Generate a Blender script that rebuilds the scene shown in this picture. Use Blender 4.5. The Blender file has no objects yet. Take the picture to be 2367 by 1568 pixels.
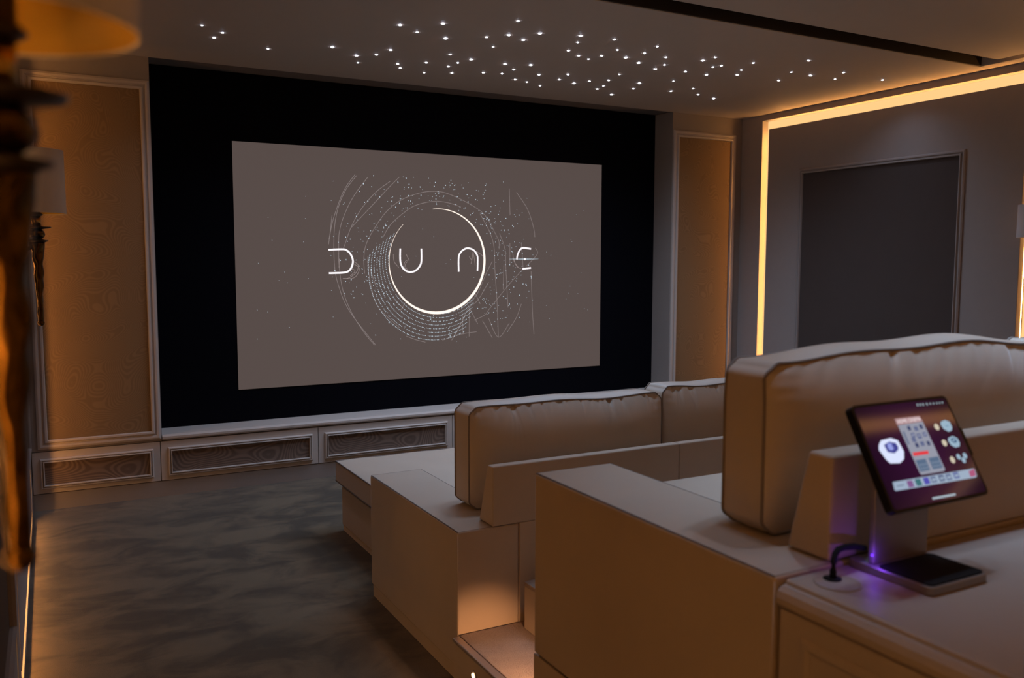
import bpy, bmesh, math, random
import numpy as np
from mathutils import Vector, Matrix

# ------------------------------------------------------------------ camera, world, exposure
scene = bpy.context.scene
COL = scene.collection
random.seed(7)
RNG = np.random.default_rng(11)

CAM_H = 1.36
yaw, pitch, roll = 0.49414, -0.0901, 0.0015
cd = bpy.data.cameras.new('camera')
cam = bpy.data.objects.new('camera', cd)
COL.objects.link(cam)
fw = Vector((math.sin(yaw) * math.cos(pitch), math.cos(yaw) * math.cos(pitch), math.sin(pitch)))
rt = Vector((math.cos(yaw), -math.sin(yaw), 0))
up = rt.cross(fw)
r2 = math.cos(roll) * rt + math.sin(roll) * up
u2 = -math.sin(roll) * rt + math.cos(roll) * up
cam.matrix_world = Matrix(((r2.x, u2.x, -fw.x, 0), (r2.y, u2.y, -fw.y, 0), (r2.z, u2.z, -fw.z, CAM_H), (0, 0, 0, 1)))
cd.sensor_width = 36.0
cd.sensor_fit = 'HORIZONTAL'
cd.lens = 36.0 * 1988.5 / 2367.0
cd.clip_start = 0.02
cd.dof.use_dof = True
cd.dof.focus_distance = 3.7
cd.dof.aperture_fstop = 4.0
scene.camera = cam

world = bpy.data.worlds.new('world')
scene.world = world
world.use_nodes = True
world.node_tree.nodes['Background'].inputs[0].default_value = (0.02, 0.02, 0.022, 1)
world.node_tree.nodes['Background'].inputs[1].default_value = 0.05

vs = scene.view_settings
vs.view_transform = 'Standard'
vs.look = 'None'
vs.exposure = 0.0
vs.gamma = 1.0
vs.use_curve_mapping = False

LED_COL = (1.0, 0.43, 0.115)
GROOVE_GLOW_COL = (1.0, 0.57, 0.23)
GROOVE_GLOW_STRENGTH = 1.1
TAPE_STRENGTH = 45.0
STAR_WATT = 3.0
FILL_STAR_WATT = 7.0
STAR_COL = (0.56, 0.71, 1.0)
FILL_STAR_COL = (0.48, 0.68, 1.0)
STAR_STRENGTH = 60.0
SCREEN_STRENGTH = 1.0
FILL_STAR_STRENGTH = 60.0

# ------------------------------------------------------------------ materials
def new_mat(name):
    m = bpy.data.materials.new(name)
    m.use_nodes = True
    return m, m.node_tree, m.node_tree.nodes, m.node_tree.links, m.node_tree.nodes['Principled BSDF']

def plain(name, col, rough=0.6, metal=0.0, noise=0.0, scale=40.0, bump=0.0, sheen=0.0, spec=0.3, coord='Object'):
    m, nt, N, L, b = new_mat(name)
    b.inputs['Base Color'].default_value = (*col, 1)
    b.inputs['Roughness'].default_value = rough
    b.inputs['Metallic'].default_value = metal
    b.inputs['Specular IOR Level'].default_value = spec
    if sheen:
        b.inputs['Sheen Weight'].default_value = sheen
        b.inputs['Sheen Roughness'].default_value = 0.4
    if noise or bump:
        tc = N.new('ShaderNodeTexCoord')
        nz = N.new('ShaderNodeTexNoise')
        nz.inputs['Scale'].default_value = scale
        nz.inputs['Detail'].default_value = 4
        L.new(tc.outputs[coord], nz.inputs['Vector'])
        if noise:
            mx = N.new('ShaderNodeMix'); mx.data_type = 'RGBA'
            mx.inputs[6].default_value = (*[c * (1 - noise) for c in col], 1)
            mx.inputs[7].default_value = (*[min(1, c * (1 + noise)) for c in col], 1)
            L.new(nz.outputs['Fac'], mx.inputs[0]); L.new(mx.outputs[2], b.inputs['Base Color'])
        if bump:
            bp = N.new('ShaderNodeBump'); bp.inputs['Strength'].default_value = bump
            bp.inputs['Distance'].default_value = 0.002
            L.new(nz.outputs['Fac'], bp.inputs['Height']); L.new(bp.outputs[0], b.inputs['Normal'])
    return m

def emit(name, col, strength):
    m, nt, N, L, b = new_mat(name)
    b.inputs['Base Color'].default_value = (0, 0, 0, 1)
    b.inputs['Specular IOR Level'].default_value = 0.0
    b.inputs['Emission Color'].default_value = (*col, 1)
    b.inputs['Emission Strength'].default_value = strength
    return m

def fabric(name, col, weave=900.0, bump=0.25, sheen=0.35, var=0.08):
    m, nt, N, L, b = new_mat(name)
    b.inputs['Roughness'].default_value = 0.75
    b.inputs['Specular IOR Level'].default_value = 0.25
    b.inputs['Sheen Weight'].default_value = sheen
    b.inputs['Sheen Roughness'].default_value = 0.35
    tc = N.new('ShaderNodeTexCoord')
    n1 = N.new('ShaderNodeTexNoise'); n1.inputs['Scale'].default_value = 6.0; n1.inputs['Detail'].default_value = 5
    n2 = N.new('ShaderNodeTexNoise'); n2.inputs['Scale'].default_value = weave; n2.inputs['Detail'].default_value = 2
    L.new(tc.outputs['Object'], n1.inputs['Vector']); L.new(tc.outputs['Object'], n2.inputs['Vector'])
    mx = N.new('ShaderNodeMix'); mx.data_type = 'RGBA'
    mx.inputs[6].default_value = (*[c * (1 - var) for c in col], 1)
    mx.inputs[7].default_value = (*[c * (1 + var) for c in col], 1)
    L.new(n1.outputs['Fac'], mx.inputs[0]); L.new(mx.outputs[2], b.inputs['Base Color'])
    ad = N.new('ShaderNodeMath'); ad.operation = 'MULTIPLY_ADD'
    ad.inputs[1].default_value = 0.6
    L.new(n2.outputs['Fac'], ad.inputs[0]); L.new(n1.outputs['Fac'], ad.inputs[2])
    bp = N.new('ShaderNodeBump'); bp.inputs['Strength'].default_value = bump; bp.inputs['Distance'].default_value = 0.004
    L.new(ad.outputs[0], bp.inputs['Height']); L.new(bp.outputs[0], b.inputs['Normal'])
    return m

def carpet(name, c0, c1):
    m, nt, N, L, b = new_mat(name)
    b.inputs['Roughness'].default_value = 0.95
    b.inputs['Specular IOR Level'].default_value = 0.05
    b.inputs['Sheen Weight'].default_value = 0.25
    tc = N.new('ShaderNodeTexCoord')
    mp = N.new('ShaderNodeMapping'); mp.inputs['Scale'].default_value = (1.0, 1.5, 1.0)
    L.new(tc.outputs['Object'], mp.inputs['Vector'])
    n1 = N.new('ShaderNodeTexNoise'); n1.inputs['Scale'].default_value = 3.6; n1.inputs['Detail'].default_value = 7
    n1.inputs['Roughness'].default_value = 0.62; n1.inputs['Distortion'].default_value = 0.6
    n2 = N.new('ShaderNodeTexNoise'); n2.inputs['Scale'].default_value = 420; n2.inputs['Detail'].default_value = 2
    L.new(mp.outputs[0], n1.inputs['Vector']); L.new(tc.outputs['Object'], n2.inputs['Vector'])
    rp = N.new('ShaderNodeValToRGB')
    rp.color_ramp.elements[0].position = 0.41; rp.color_ramp.elements[0].color = (*c0, 1)
    rp.color_ramp.elements[1].position = 0.59; rp.color_ramp.elements[1].color = (*c1, 1)
    L.new(n1.outputs['Fac'], rp.inputs[0])
    mx = N.new('ShaderNodeMix'); mx.data_type = 'RGBA'; mx.blend_type = 'MULTIPLY'; mx.inputs[0].default_value = 0.5
    cr = N.new('ShaderNodeMapRange'); cr.inputs[1].default_value = 0.3; cr.inputs[2].default_value = 0.7; cr.inputs[3].default_value = 0.6; cr.inputs[4].default_value = 1.25
    L.new(n2.outputs['Fac'], cr.inputs[0]); L.new(rp.outputs[0], mx.inputs[6]); L.new(cr.outputs[0], mx.inputs[7])
    L.new(mx.outputs[2], b.inputs['Base Color'])
    bp = N.new('ShaderNodeBump'); bp.inputs['Strength'].default_value = 0.7; bp.inputs['Distance'].default_value = 0.006
    L.new(n2.outputs['Fac'], bp.inputs['Height']); L.new(bp.outputs[0], b.inputs['Normal'])
    return m

def moire(name, c0, c1, scale, dist, rough=0.6, ramp=(0.35, 0.75)):
    """banded figure: watered fabric or burr veneer"""
    m, nt, N, L, b = new_mat(name)
    b.inputs['Roughness'].default_value = rough
    b.inputs['Specular IOR Level'].default_value = 0.25
    tc = N.new('ShaderNodeTexCoord')
    nz = N.new('ShaderNodeTexNoise'); nz.inputs['Scale'].default_value = dist; nz.inputs['Detail'].default_value = 1.0
    L.new(tc.outputs['Object'], nz.inputs['Vector'])
    mu = N.new('ShaderNodeMath'); mu.operation = 'MULTIPLY'; mu.inputs[1].default_value = scale
    L.new(nz.outputs['Fac'], mu.inputs[0])
    sn = N.new('ShaderNodeMath'); sn.operation = 'SINE'
    L.new(mu.outputs[0], sn.inputs[0])
    mr = N.new('ShaderNodeMapRange'); mr.inputs[1].default_value = -1; mr.inputs[2].default_value = 1
    L.new(sn.outputs[0], mr.inputs[0])
    rp = N.new('ShaderNodeValToRGB')
    rp.color_ramp.elements[0].position = ramp[0]; rp.color_ramp.elements[0].color = (*c0, 1)
    rp.color_ramp.elements[1].position = ramp[1]; rp.color_ramp.elements[1].color = (*c1, 1)
    L.new(mr.outputs[0], rp.inputs[0]); L.new(rp.outputs[0], b.inputs['Base Color'])
    bp = N.new('ShaderNodeBump'); bp.inputs['Strength'].default_value = 0.15; bp.inputs['Distance'].default_value = 0.002
    L.new(mr.outputs[0], bp.inputs['Height']); L.new(bp.outputs[0], b.inputs['Normal'])
    return m

M = {}
M['paint'] = plain('cream_paint', (0.47, 0.41, 0.36), 0.5, noise=0.04, scale=25, bump=0.03)
M['wall'] = plain('taupe_wall_paint', (0.33, 0.292, 0.27), 0.65, noise=0.04, scale=20, bump=0.03)
M['column'] = plain('column_paint', (0.26, 0.222, 0.195), 0.55, noise=0.04, scale=20, bump=0.03)
M['reflector'] = plain('reveal_reflector_white', (0.42, 0.38, 0.34), 0.5)
M['ceil'] = plain('ceiling_paint', (0.45, 0.395, 0.345), 0.6, noise=0.03, scale=12, bump=0.02)
M['slot'] = plain('recess_shade_tone', (0.16, 0.135, 0.12), 0.7)  # recess ceiling darkened in colour to give its shadow band
M['slotshade'] = plain('slot_shade_black', (0.03, 0.024, 0.02), 0.8)  # near-black puts the shade inside the ceiling slot into its colour
M['velvet'] = plain('black_velvet', (0.004, 0.004, 0.006), 0.95, spec=0.02)
M['inset'] = fabric('brown_wall_fabric', (0.075, 0.057, 0.049), 700, 0.2, 0.1)
M['moire'] = moire('watered_fabric', (0.195, 0.126, 0.064), (0.23, 0.149, 0.077), 620.0, 2.6, 0.7)
M['veneer'] = moire('burr_veneer', (0.12, 0.085, 0.066), (0.19, 0.135, 0.105), 330.0, 2.4, 0.5, (0.2, 0.85))
M['sofa'] = fabric('beige_sofa_fabric', (0.46, 0.37, 0.285), 900, 0.22, 0.35)
M['cushion'] = fabric_satin = fabric('satin_cushion_fabric', (0.46, 0.38, 0.30), 900, 0.12, 0.6)
fabric_satin.node_tree.nodes['Principled BSDF'].inputs['Roughness'].default_value = 0.5
fabric_satin.node_tree.nodes['Principled BSDF'].inputs['Specular IOR Level'].default_value = 0.5
M['piping'] = plain('brown_piping', (0.16, 0.12, 0.10), 0.8)
M['cushpipe'] = plain('cushion_piping', (0.20, 0.165, 0.14), 0.8)
M['seam'] = plain('dark_seam', (0.05, 0.038, 0.03), 0.9)
M['carpet'] = carpet('taupe_carpet', (0.068, 0.050, 0.031), (0.156, 0.114, 0.066))
M['stepcarpet'] = carpet('step_carpet', (0.34, 0.25, 0.2), (0.40, 0.30, 0.235))
M['metaltrim'] = plain('brushed_trim', (0.45, 0.38, 0.33), 0.4, 0.7)
M['console'] = plain('console_lacquer', (0.40, 0.33, 0.28), 0.5, noise=0.03, scale=15, bump=0.02)
M['gold'] = plain('antique_gilt', (0.10, 0.050, 0.010), 0.27, 1.0, noise=0.9, scale=45, bump=0.6)
M['brass'] = plain('polished_gilt', (0.50, 0.30, 0.07), 0.22, 1.0, noise=0.3, scale=50, bump=0.2)
M['bronze'] = plain('dark_bronze', (0.06, 0.045, 0.035), 0.35, 0.9)
M['shade'] = plain('white_lampshade', (0.62, 0.57, 0.55), 0.8)
M['shadein'] = plain('gold_shade_lining', (0.50, 0.29, 0.03), 0.5, 0.25)
M['blackplastic'] = plain('black_plastic', (0.006, 0.006, 0.008), 0.35)
M['rubber'] = plain('black_rubber', (0.004, 0.004, 0.005), 0.8)
M['alu'] = plain('grey_aluminium', (0.30, 0.27, 0.26), 0.45, 0.6)
M['led'] = emit('groove_back_glow', GROOVE_GLOW_COL, GROOVE_GLOW_STRENGTH)  # emission standing in for tape light on the groove backs
M['ledtape'] = emit('warm_led_tape', LED_COL, TAPE_STRENGTH)

M['cove'] = emit('cove_led', LED_COL, 2.0)
M['rearled'] = emit('rear_frame_led', LED_COL, 3.0)
M['rearcove'] = emit('rear_cove_led', LED_COL, 2.6)
M['star'] = emit('star_fibre', (0.78, 0.80, 1.0), STAR_STRENGTH)
M['starfill'] = emit('fill_star_glow', (0.80, 0.86, 1.0), FILL_STAR_STRENGTH)
M['steplamp'] = emit('step_lamp', (1.0, 0.66, 0.36), 6.0)
M['violet'] = emit('violet_led', (0.16, 0.035, 1.0), 2.5)

# ------------------------------------------------------------------ helpers
def tag(o, label=None, cat=None, group=None, kind=None):
    if label: o['label'] = label
    if cat: o['category'] = cat
    if group: o['group'] = group
    if kind: o['kind'] = kind
    return o

def wloc(o):
    v = Vector((0, 0, 0))
    while o is not None:
        v = v + o.location
        o = o.parent
    return v

def empty(name, loc, parent=None):
    o = bpy.data.objects.new(name, None)
    o.empty_display_size = 0.05
    COL.objects.link(o)
    o.location = Vector(loc) - (wloc(parent) if parent else Vector((0, 0, 0)))
    if parent: o.parent = parent
    return o

def mesh_obj(name, verts, faces, mat, parent=None, smooth=False, base=True):
    """verts in world space; origin goes to the base centre of the piece"""
    V = np.asarray(verts, float)
    lo, hi = V.min(0), V.max(0)
    org = np.array([(lo[0] + hi[0]) / 2, (lo[1] + hi[1]) / 2, lo[2]])
    me = bpy.data.meshes.new(name)
    me.from_pydata((V - org).tolist(), [], faces)
    me.materials.append(mat)
    if smooth:
        for p in me.polygons: p.use_smooth = True
    me.update()
    o = bpy.data.objects.new(name, me)
    COL.objects.link(o)
    o.location = Vector(org) - (wloc(parent) if parent else Vector((0, 0, 0)))
    if parent: o.parent = parent
    return o

def from_bm(name, bm, mat, parent=None, smooth=False):
    bmesh.ops.recalc_face_normals(bm, faces=bm.faces)
    bm.verts.ensure_lookup_table()
    V = [tuple(v.co) for v in bm.verts]
    F = [[v.index for v in f.verts] for f in bm.faces]
    bm.free()
    return mesh_obj(name, V, F, mat, parent, smooth)

def bm_hexa(bm, p):
    v = [bm.verts.new(q) for q in p]
    for f in ((0, 3, 2, 1), (4, 5, 6, 7), (0, 1, 5, 4), (1, 2, 6, 5), (2, 3, 7, 6), (3, 0, 4, 7)):
        bm.faces.new([v[i] for i in f])
    return v

def box_pts(x0, x1, y0, y1, z0, z1):
    return [(x0, y0, z0), (x1, y0, z0), (x1, y1, z0), (x0, y1, z0), (x0, y0, z1), (x1, y0, z1), (x1, y1, z1), (x0, y1, z1)]

def hexa(name, pts, mat, parent=None, bevel=0.0, seg=2):
    bm = bmesh.new()
    bm_hexa(bm, pts)
    if bevel:
        bmesh.ops.recalc_face_normals(bm, faces=bm.faces)
        bmesh.ops.bevel(bm, geom=bm.edges[:], offset=bevel, segments=seg, profile=0.5, affect='EDGES', clamp_overlap=True)
    return from_bm(name, bm, mat, parent, smooth=False)

def box(name, x0, x1, y0, y1, z0, z1, mat, parent=None, bevel=0.0, seg=2):
    return hexa(name, box_pts(x0, x1, y0, y1, z0, z1), mat, parent, bevel, seg)

def prism(name, poly, axis, a0, a1, mat, parent=None, bevel=0.0, seg=2):
    """poly: 2D outline; axis: extrusion axis ('x': (y,z), 'y': (x,z), 'z': (x,y))"""
    def P(p, a):
        return {'x': (a, p[0], p[1]), 'y': (p[0], a, p[1]), 'z': (p[0], p[1], a)}[axis]
    bm = bmesh.new()
    A = [bm.verts.new(P(p, a0)) for p in poly]
    B = [bm.verts.new(P(p, a1)) for p in poly]
    n = len(poly)
    bm.faces.new(A); bm.faces.new(B[::-1])
    for i in range(n):
        bm.faces.new([A[i], B[i], B[(i + 1) % n], A[(i + 1) % n]])
    bmesh.ops.recalc_face_normals(bm, faces=bm.faces)
    if bevel:
        bmesh.ops.bevel(bm, geom=bm.edges[:], offset=bevel, segments=seg, profile=0.5, affect='EDGES', clamp_overlap=True)
    return from_bm(name, bm, mat, parent)

def tube_geo(path, r, n=8, closed=False):
    P = [Vector(p) for p in path]
    m = len(P)
    V, F = [], []
    rs = r if isinstance(r, (list, tuple)) else [r] * m
    ref = Vector((0, 0, 1))
    for i in range(m):
        a = P[(i - 1) % m] if (closed or i > 0) else P[i]
        b = P[(i + 1) % m] if (closed or i < m - 1) else P[i]
        t = (b - a).normalized()
        q = ref if abs(t.dot(ref)) < 0.95 else Vector((1, 0, 0))
        s = t.cross(q).normalized(); w = s.cross(t).normalized()
        for k in range(n):
            an = 2 * math.pi * k / n
            V.append(tuple(P[i] + (s * math.cos(an) + w * math.sin(an)) * rs[i]))
    for i in range(m if closed else m - 1):
        j = (i + 1) % m
        for k in range(n):
            F.append([i * n + k, i * n + (k + 1) % n, j * n + (k + 1) % n, j * n + k])
    if not closed:
        F.append(list(range(n))[::-1]); F.append([(m - 1) * n + k for k in range(n)])
    return V, F

def tube(name, path, r, mat, parent=None, n=8, closed=False):
    V, F = tube_geo(path, r, n, closed)
    return mesh_obj(name, V, F, mat, parent, smooth=True)

def lathe(name, prof, cx, cy, mat, parent=None, n=32, lump=None, cap=True):
    """prof: list of (radius, z)"""
    V, F = [], []
    for i, (r, z) in enumerate(prof):
        for k in range(n):
            a = 2 * math.pi * k / n
            rr = r * (lump(a, z) if lump else 1.0)
            V.append((cx + rr * math.cos(a), cy + rr * math.sin(a), z))
    for i in range(len(prof) - 1):
        for k in range(n):
            F.append([i * n + k, i * n + (k + 1) % n, (i + 1) * n + (k + 1) % n, (i + 1) * n + k])
    if cap:
        F.append(list(range(n))[::-1]); F.append([(len(prof) - 1) * n + k for k in range(n)])
    return mesh_obj(name, V, F, mat, parent, smooth=True)

def copy_tree(o, parent=None):
    c = o.copy()
    COL.objects.link(c)
    c.parent = parent
    for ch in list(o.children): copy_tree(ch, c)
    return c

# picture-frame moulding: four mitred bars with a stepped profile
def moulding(parent, plane, face, out, a0, a1, b0, b1, w, mat, name='moulding', prof=None):
    """plane 'y': frame in X/Z on Y=face, relief towards out (+1/-1); plane 'x': frame in Y/Z on X=face.
    outer rectangle a0..a1 x b0..b1, bar width w"""
    prof = prof or [(0, 0.0), (0, 0.010), (0.22, 0.016), (0.42, 0.016), (0.5, 0.010), (0.62, 0.008), (0.75, 0.020), (0.93, 0.020), (1.0, 0.012), (1.0, -0.004)]
    def P(a, b, d):
        return (a, face + out * d, b) if plane == 'y' else (face + out * d, a, b)
    def ring(t):
        return [(a0 + t, b0 + t), (a1 - t, b0 + t), (a1 - t, b1 - t), (a0 + t, b1 - t)]
    for s in range(4):
        V, F = [], []
        for t, d in prof:
            r = ring(t * w)
            V.append(P(*r[s], d)); V.append(P(*r[(s + 1) % 4], d))
        n = len(prof)
        for i in range(n - 1):
            F.append([2 * i, 2 * i + 1, 2 * i + 3, 2 * i + 2])
        F.append([0, 2 * n - 2, 2 * n - 1, 1])
        F.append([2 * i for i in range(n)][::-1]); F.append([2 * i + 1 for i in range(n)])
        bm = bmesh.new()
        vv = [bm.verts.new(v) for v in V]
        for f in F:
            try: bm.faces.new([vv[i] for i in f])
            except ValueError: pass
        from_bm(name, bm, mat, parent)

STARS = [(0.7,4.43),(0.81,4.52),(0.79,4.64),(1.08,4.74),(1.37,4.54),(1.54,4.66),(1.6,4.82),(1.63,4.59),(1.66,4.45),(1.53,3.97),(1.65,4.05),(1.7,3.85),(1.82,4.09),(1.98,4.39),(2.09,4.66),(2.1,4.55),(2.18,4.81),(1.94,4.63),(2.03,4.88),(1.81,4.74),(1.86,4.83),(2.13,4.44),(2.34,4.71),(1.99,3.97),(2.11,4.13),(2.07,3.88),(1.99,3.64),(2.18,3.93),(2.19,3.78),(2.35,4.45),(2.45,4.68),(2.46,4.55),(2.6,4.79),(2.7,4.82),(2.49,4.4),(2.66,4.6),(2.83,4.88),(2.84,4.66),(2.5,4.01),(2.45,3.84),(2.39,3.72),(2.61,4.08),(2.7,4.12),(2.72,4.02),(2.58,3.7),(2.72,3.87),(2.86,3.99),(2.81,4.51),(2.98,4.71),(3.03,4.61),(3.21,4.79),(3.19,4.69),(3.12,4.53),(3.4,4.9),(3.08,4.36),(3.0,4.06),(2.89,3.86),(2.86,3.71),(3.05,3.88),(3.16,4.03),(3.18,4.14),(3.34,4.51),(3.41,4.67),(3.49,4.36),(3.68,4.62),(3.38,4.11),(3.75,4.48),(3.91,4.62),(4.1,4.68),(3.28,3.84),(3.29,3.75),(3.44,3.94),(3.46,3.89),(3.55,4.12),(3.71,4.03),(3.64,3.92),(3.57,3.75),(4.05,4.03),(3.94,3.82),(3.8,3.56),(4.11,3.83),(4.32,3.83),(4.22,3.68),(4.6,3.71)]
LINES = [
[(1.783,1.919),(1.709,1.818),(1.65,1.677),(1.62,1.576),(1.6,1.467)],
[(1.795,1.915),(1.725,1.827),(1.675,1.724),(1.645,1.607),(1.635,1.483),(1.635,1.373),(1.642,1.28),(1.666,1.185),(1.705,1.082),(1.777,0.968),(1.908,0.802)],
[(1.869,1.907),(1.773,1.782),(1.706,1.655),(1.672,1.545),(1.666,1.436),(1.668,1.319),(1.69,1.169),(1.745,1.025),(1.826,0.894),(1.9,0.802)],
[(2.024,1.887),(1.922,1.811),(1.821,1.698),(1.754,1.586),(1.711,1.476),(1.698,1.444)],
[(2.088,1.918),(2.006,1.838),(1.887,1.715),(1.753,1.578)],
[(1.839,1.278),(1.834,1.358),(1.846,1.453),(1.893,1.549),(1.987,1.679),(2.091,1.762),(2.204,1.81),(2.319,1.833),(2.436,1.823),(2.602,1.758),(2.724,1.682),(2.81,1.548),(2.835,1.497),(2.835,1.445)],
[(1.969,1.519),(2.021,1.6),(2.116,1.682),(2.203,1.735),(2.336,1.766),(2.445,1.759),(2.536,1.734)],
[(1.862,1.39),(1.865,1.294),(1.896,1.134),(1.945,1.036),(2.082,0.909)],
[(2.125,0.854),(2.195,0.826),(2.266,0.806)],
[(2.686,1.69),(2.762,1.564),(2.796,1.454),(2.801,1.316),(2.82,1.057),(2.83,0.817)],
[(2.839,1.557),(2.883,1.446),(2.89,1.316),(2.908,1.029)],
[(2.917,1.876),(2.924,1.687)],
[(2.923,1.489),(2.923,1.333)],
[(3.017,1.49),(3.032,1.307)],
[(2.976,1.852),(3.066,1.735),(3.117,1.605),(3.128,1.535)],
[(3.098,1.289),(3.11,1.006),(3.124,0.828)],
[(3.133,1.457),(3.149,1.413),(3.058,1.325)],
[(3.025,1.298),(2.908,1.186),(2.752,1.015),(2.723,0.981),(2.637,0.945)],
[(2.781,1.359),(2.733,1.274),(2.666,1.137),(2.609,1.07)],
[(2.752,1.213),(2.666,1.086),(2.59,1.028),(2.523,0.902),(2.463,0.811)],
[(2.647,1.133),(2.685,1.06)],
[(2.58,1.071),(2.665,0.919)],
[(2.704,0.939),(2.781,0.815)],
[(2.752,0.955),(2.83,0.817),(2.918,0.915)],
[(3.018,1.053),(2.978,0.957),(2.909,0.862)],
[(2.571,0.986),(2.463,0.811)],
[(2.599,1.028),(2.598,0.831)],
[(2.109,1.04),(2.049,1.098)],
[(2.127,1.089),(2.083,1.024)],
[(2.393,0.814),(2.533,0.85),(2.656,0.863)],
[(2.874,1.342),(2.869,1.16)],
[(1.914,1.198),(1.881,1.294),(1.857,1.358)],
[(2.543,1.038),(2.551,0.85)],
[(1.626,1.653),(1.612,1.544),(1.603,1.498)],
]
SWIRLS = [
[(1.762,1.358),(1.795,1.334),(1.782,1.287),(1.732,1.251),(1.691,1.248)],
[(1.766,1.342),(1.803,1.31),(1.773,1.255),(1.715,1.244)],
[(1.749,1.311),(1.774,1.295),(1.74,1.263)],
[(1.669,1.374),(1.666,1.319)],
[(2.04,1.407),(2.045,1.358),(2.077,1.318)],
[(2.13,1.407),(2.152,1.367)],
[(2.156,1.367),(2.13,1.363),(2.114,1.334),(2.129,1.297)],
[(2.139,1.358),(2.123,1.334),(2.138,1.301)],
[(2.629,1.427),(2.624,1.385),(2.614,1.342)],
[(2.633,1.418),(2.643,1.359),(2.647,1.325)],
[(2.657,1.427),(2.695,1.406),(2.714,1.385)],
[(2.6,1.393),(2.619,1.368)],
[(2.947,1.412),(2.957,1.36),(2.992,1.316)],
[(2.952,1.386),(2.977,1.325),(3.017,1.307)],
]
UI = {
'panel': [(-0.031,0.0461),(0.0327,0.0467),(0.0368,-0.0357),(0.0317,-0.038),(-0.0241,-0.0375),(-0.0268,-0.0344)],
'title': [(-0.0322,0.0574),(0.0306,0.0567),(0.0329,0.047),(-0.0325,0.0465)],
'red': [(-0.0239,-0.0006),(0.0146,-0.0016),(0.0135,-0.007),(-0.0252,-0.0064)],
'hexo': [(-0.0843,0.026),(-0.0597,0.0274),(-0.0457,0.0221),(-0.0426,0.003),(-0.0498,-0.0086),(-0.0621,-0.0137),(-0.0845,-0.0116),(-0.0899,-0.0057),(-0.0976,0.012),(-0.0933,0.0192)],
'hexi': [(-0.0827,0.0181),(-0.0675,0.022),(-0.0537,0.0185),(-0.0515,0.011),(-0.0552,0.0067),(-0.0669,0.0025),(-0.0804,0.0063)],
'apple': [(-0.0698,0.0144)],
'hex1': [(0.0778,0.0426),(0.0898,0.0445),(0.0999,0.0406),(0.1006,0.0305),(0.0957,0.0251),(0.086,0.0239),(0.077,0.0294),(0.074,0.038)],
'hex2': [(0.0788,0.0141),(0.092,0.0161),(0.1012,0.0109),(0.1021,0.0022),(0.0974,-0.0031),(0.0859,-0.004),(0.077,0.0015),(0.0751,0.0099)],
'hex2i': [(0.0821,0.0116),(0.0911,0.0129),(0.0961,0.0091),(0.0955,0.0045),(0.0876,0.004),(0.0824,0.0075)],
'dots': [(0.0618,0.0346),(0.0635,0.0066),(0.065,-0.0226)],
'bl': [(0.0835,-0.0195),(0.1006,-0.0194),(0.0925,-0.0262)],
'bar': [(-0.0964,-0.0403),(0.1074,-0.0424),(0.1099,-0.0443),(0.1077,-0.0553),(0.1033,-0.0572),(-0.0973,-0.0543),(-0.0995,-0.0525)],
'icons': [(-0.0592,-0.048),(-0.0394,-0.0479),(-0.0192,-0.0479),(-0.0019,-0.0479),(0.0187,-0.048),(0.0367,-0.0486),(0.0568,-0.048)],
'iconr': [(0.0917,-0.0454),(0.1081,-0.0433),(0.1055,-0.0547),(0.0902,-0.0548)],
'home': [(-0.0224,-0.0761),(0.0356,-0.0769)],
'status': [(0.0379,0.0757),(0.0452,0.0756),(0.0524,0.0754),(0.0623,0.0752),(0.071,0.0752),(0.0797,0.075),(0.0885,0.0748),(0.096,0.0747),(0.1037,0.0748)],
'btn': [(-0.0078,0.0387),(0.0086,0.0367),(0.0228,0.0386),(-0.0053,0.0268),(0.0083,0.0247),(0.0238,0.0255),(-0.0079,0.0191),(0.0089,0.023),(-0.0062,0.0098),(0.0083,0.0109),(0.0234,0.01)],
'side': [(-0.0239,0.031),(-0.0257,0.0169)],
'low': [(-0.0124,-0.023),(0.02,-0.0228)],
'text': [(0.0006,0.0512)],
}
LETTERS = [("D",[[(1.598,1.432),(1.694,1.436),(1.723,1.427),(1.747,1.401),(1.76,1.362),(1.751,1.322),(1.729,1.295),(1.692,1.285),(1.599,1.282)]]),("U",[[(2.089,1.444),(2.088,1.367),(2.099,1.326),(2.125,1.297),(2.16,1.287),(2.199,1.297),(2.231,1.33),(2.241,1.367),(2.241,1.445)]]),("N",[[(2.519,1.287),(2.519,1.384),(2.535,1.422),(2.568,1.446),(2.6,1.45),(2.638,1.435),(2.662,1.402),(2.666,1.368),(2.664,1.293)]]),("E",[[(3.096,1.45),(3.032,1.457),(3.007,1.444),(2.987,1.412),(2.979,1.373)],[(3.025,1.305),(3.096,1.313)]])]

# ------------------------------------------------------------------ room shell
XL, XR = -0.12, 4.90          # lining faces
XLO, XRO = -0.28, 5.06        # outer walls
YF, YB = 5.25, 5.477          # front wall face / recess back
YREAR = -1.75
ZC, ZT = 2.482, 2.60           # star panel underside / upper ceiling
OX0, OX1 = 0.541, 4.206       # screen recess
STAR_Y = 3.2

fl = box('floor', XLO, XRO, YREAR, YB + 0.1, -0.1, 0.0, M['carpet']); tag(fl, kind='structure')

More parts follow.
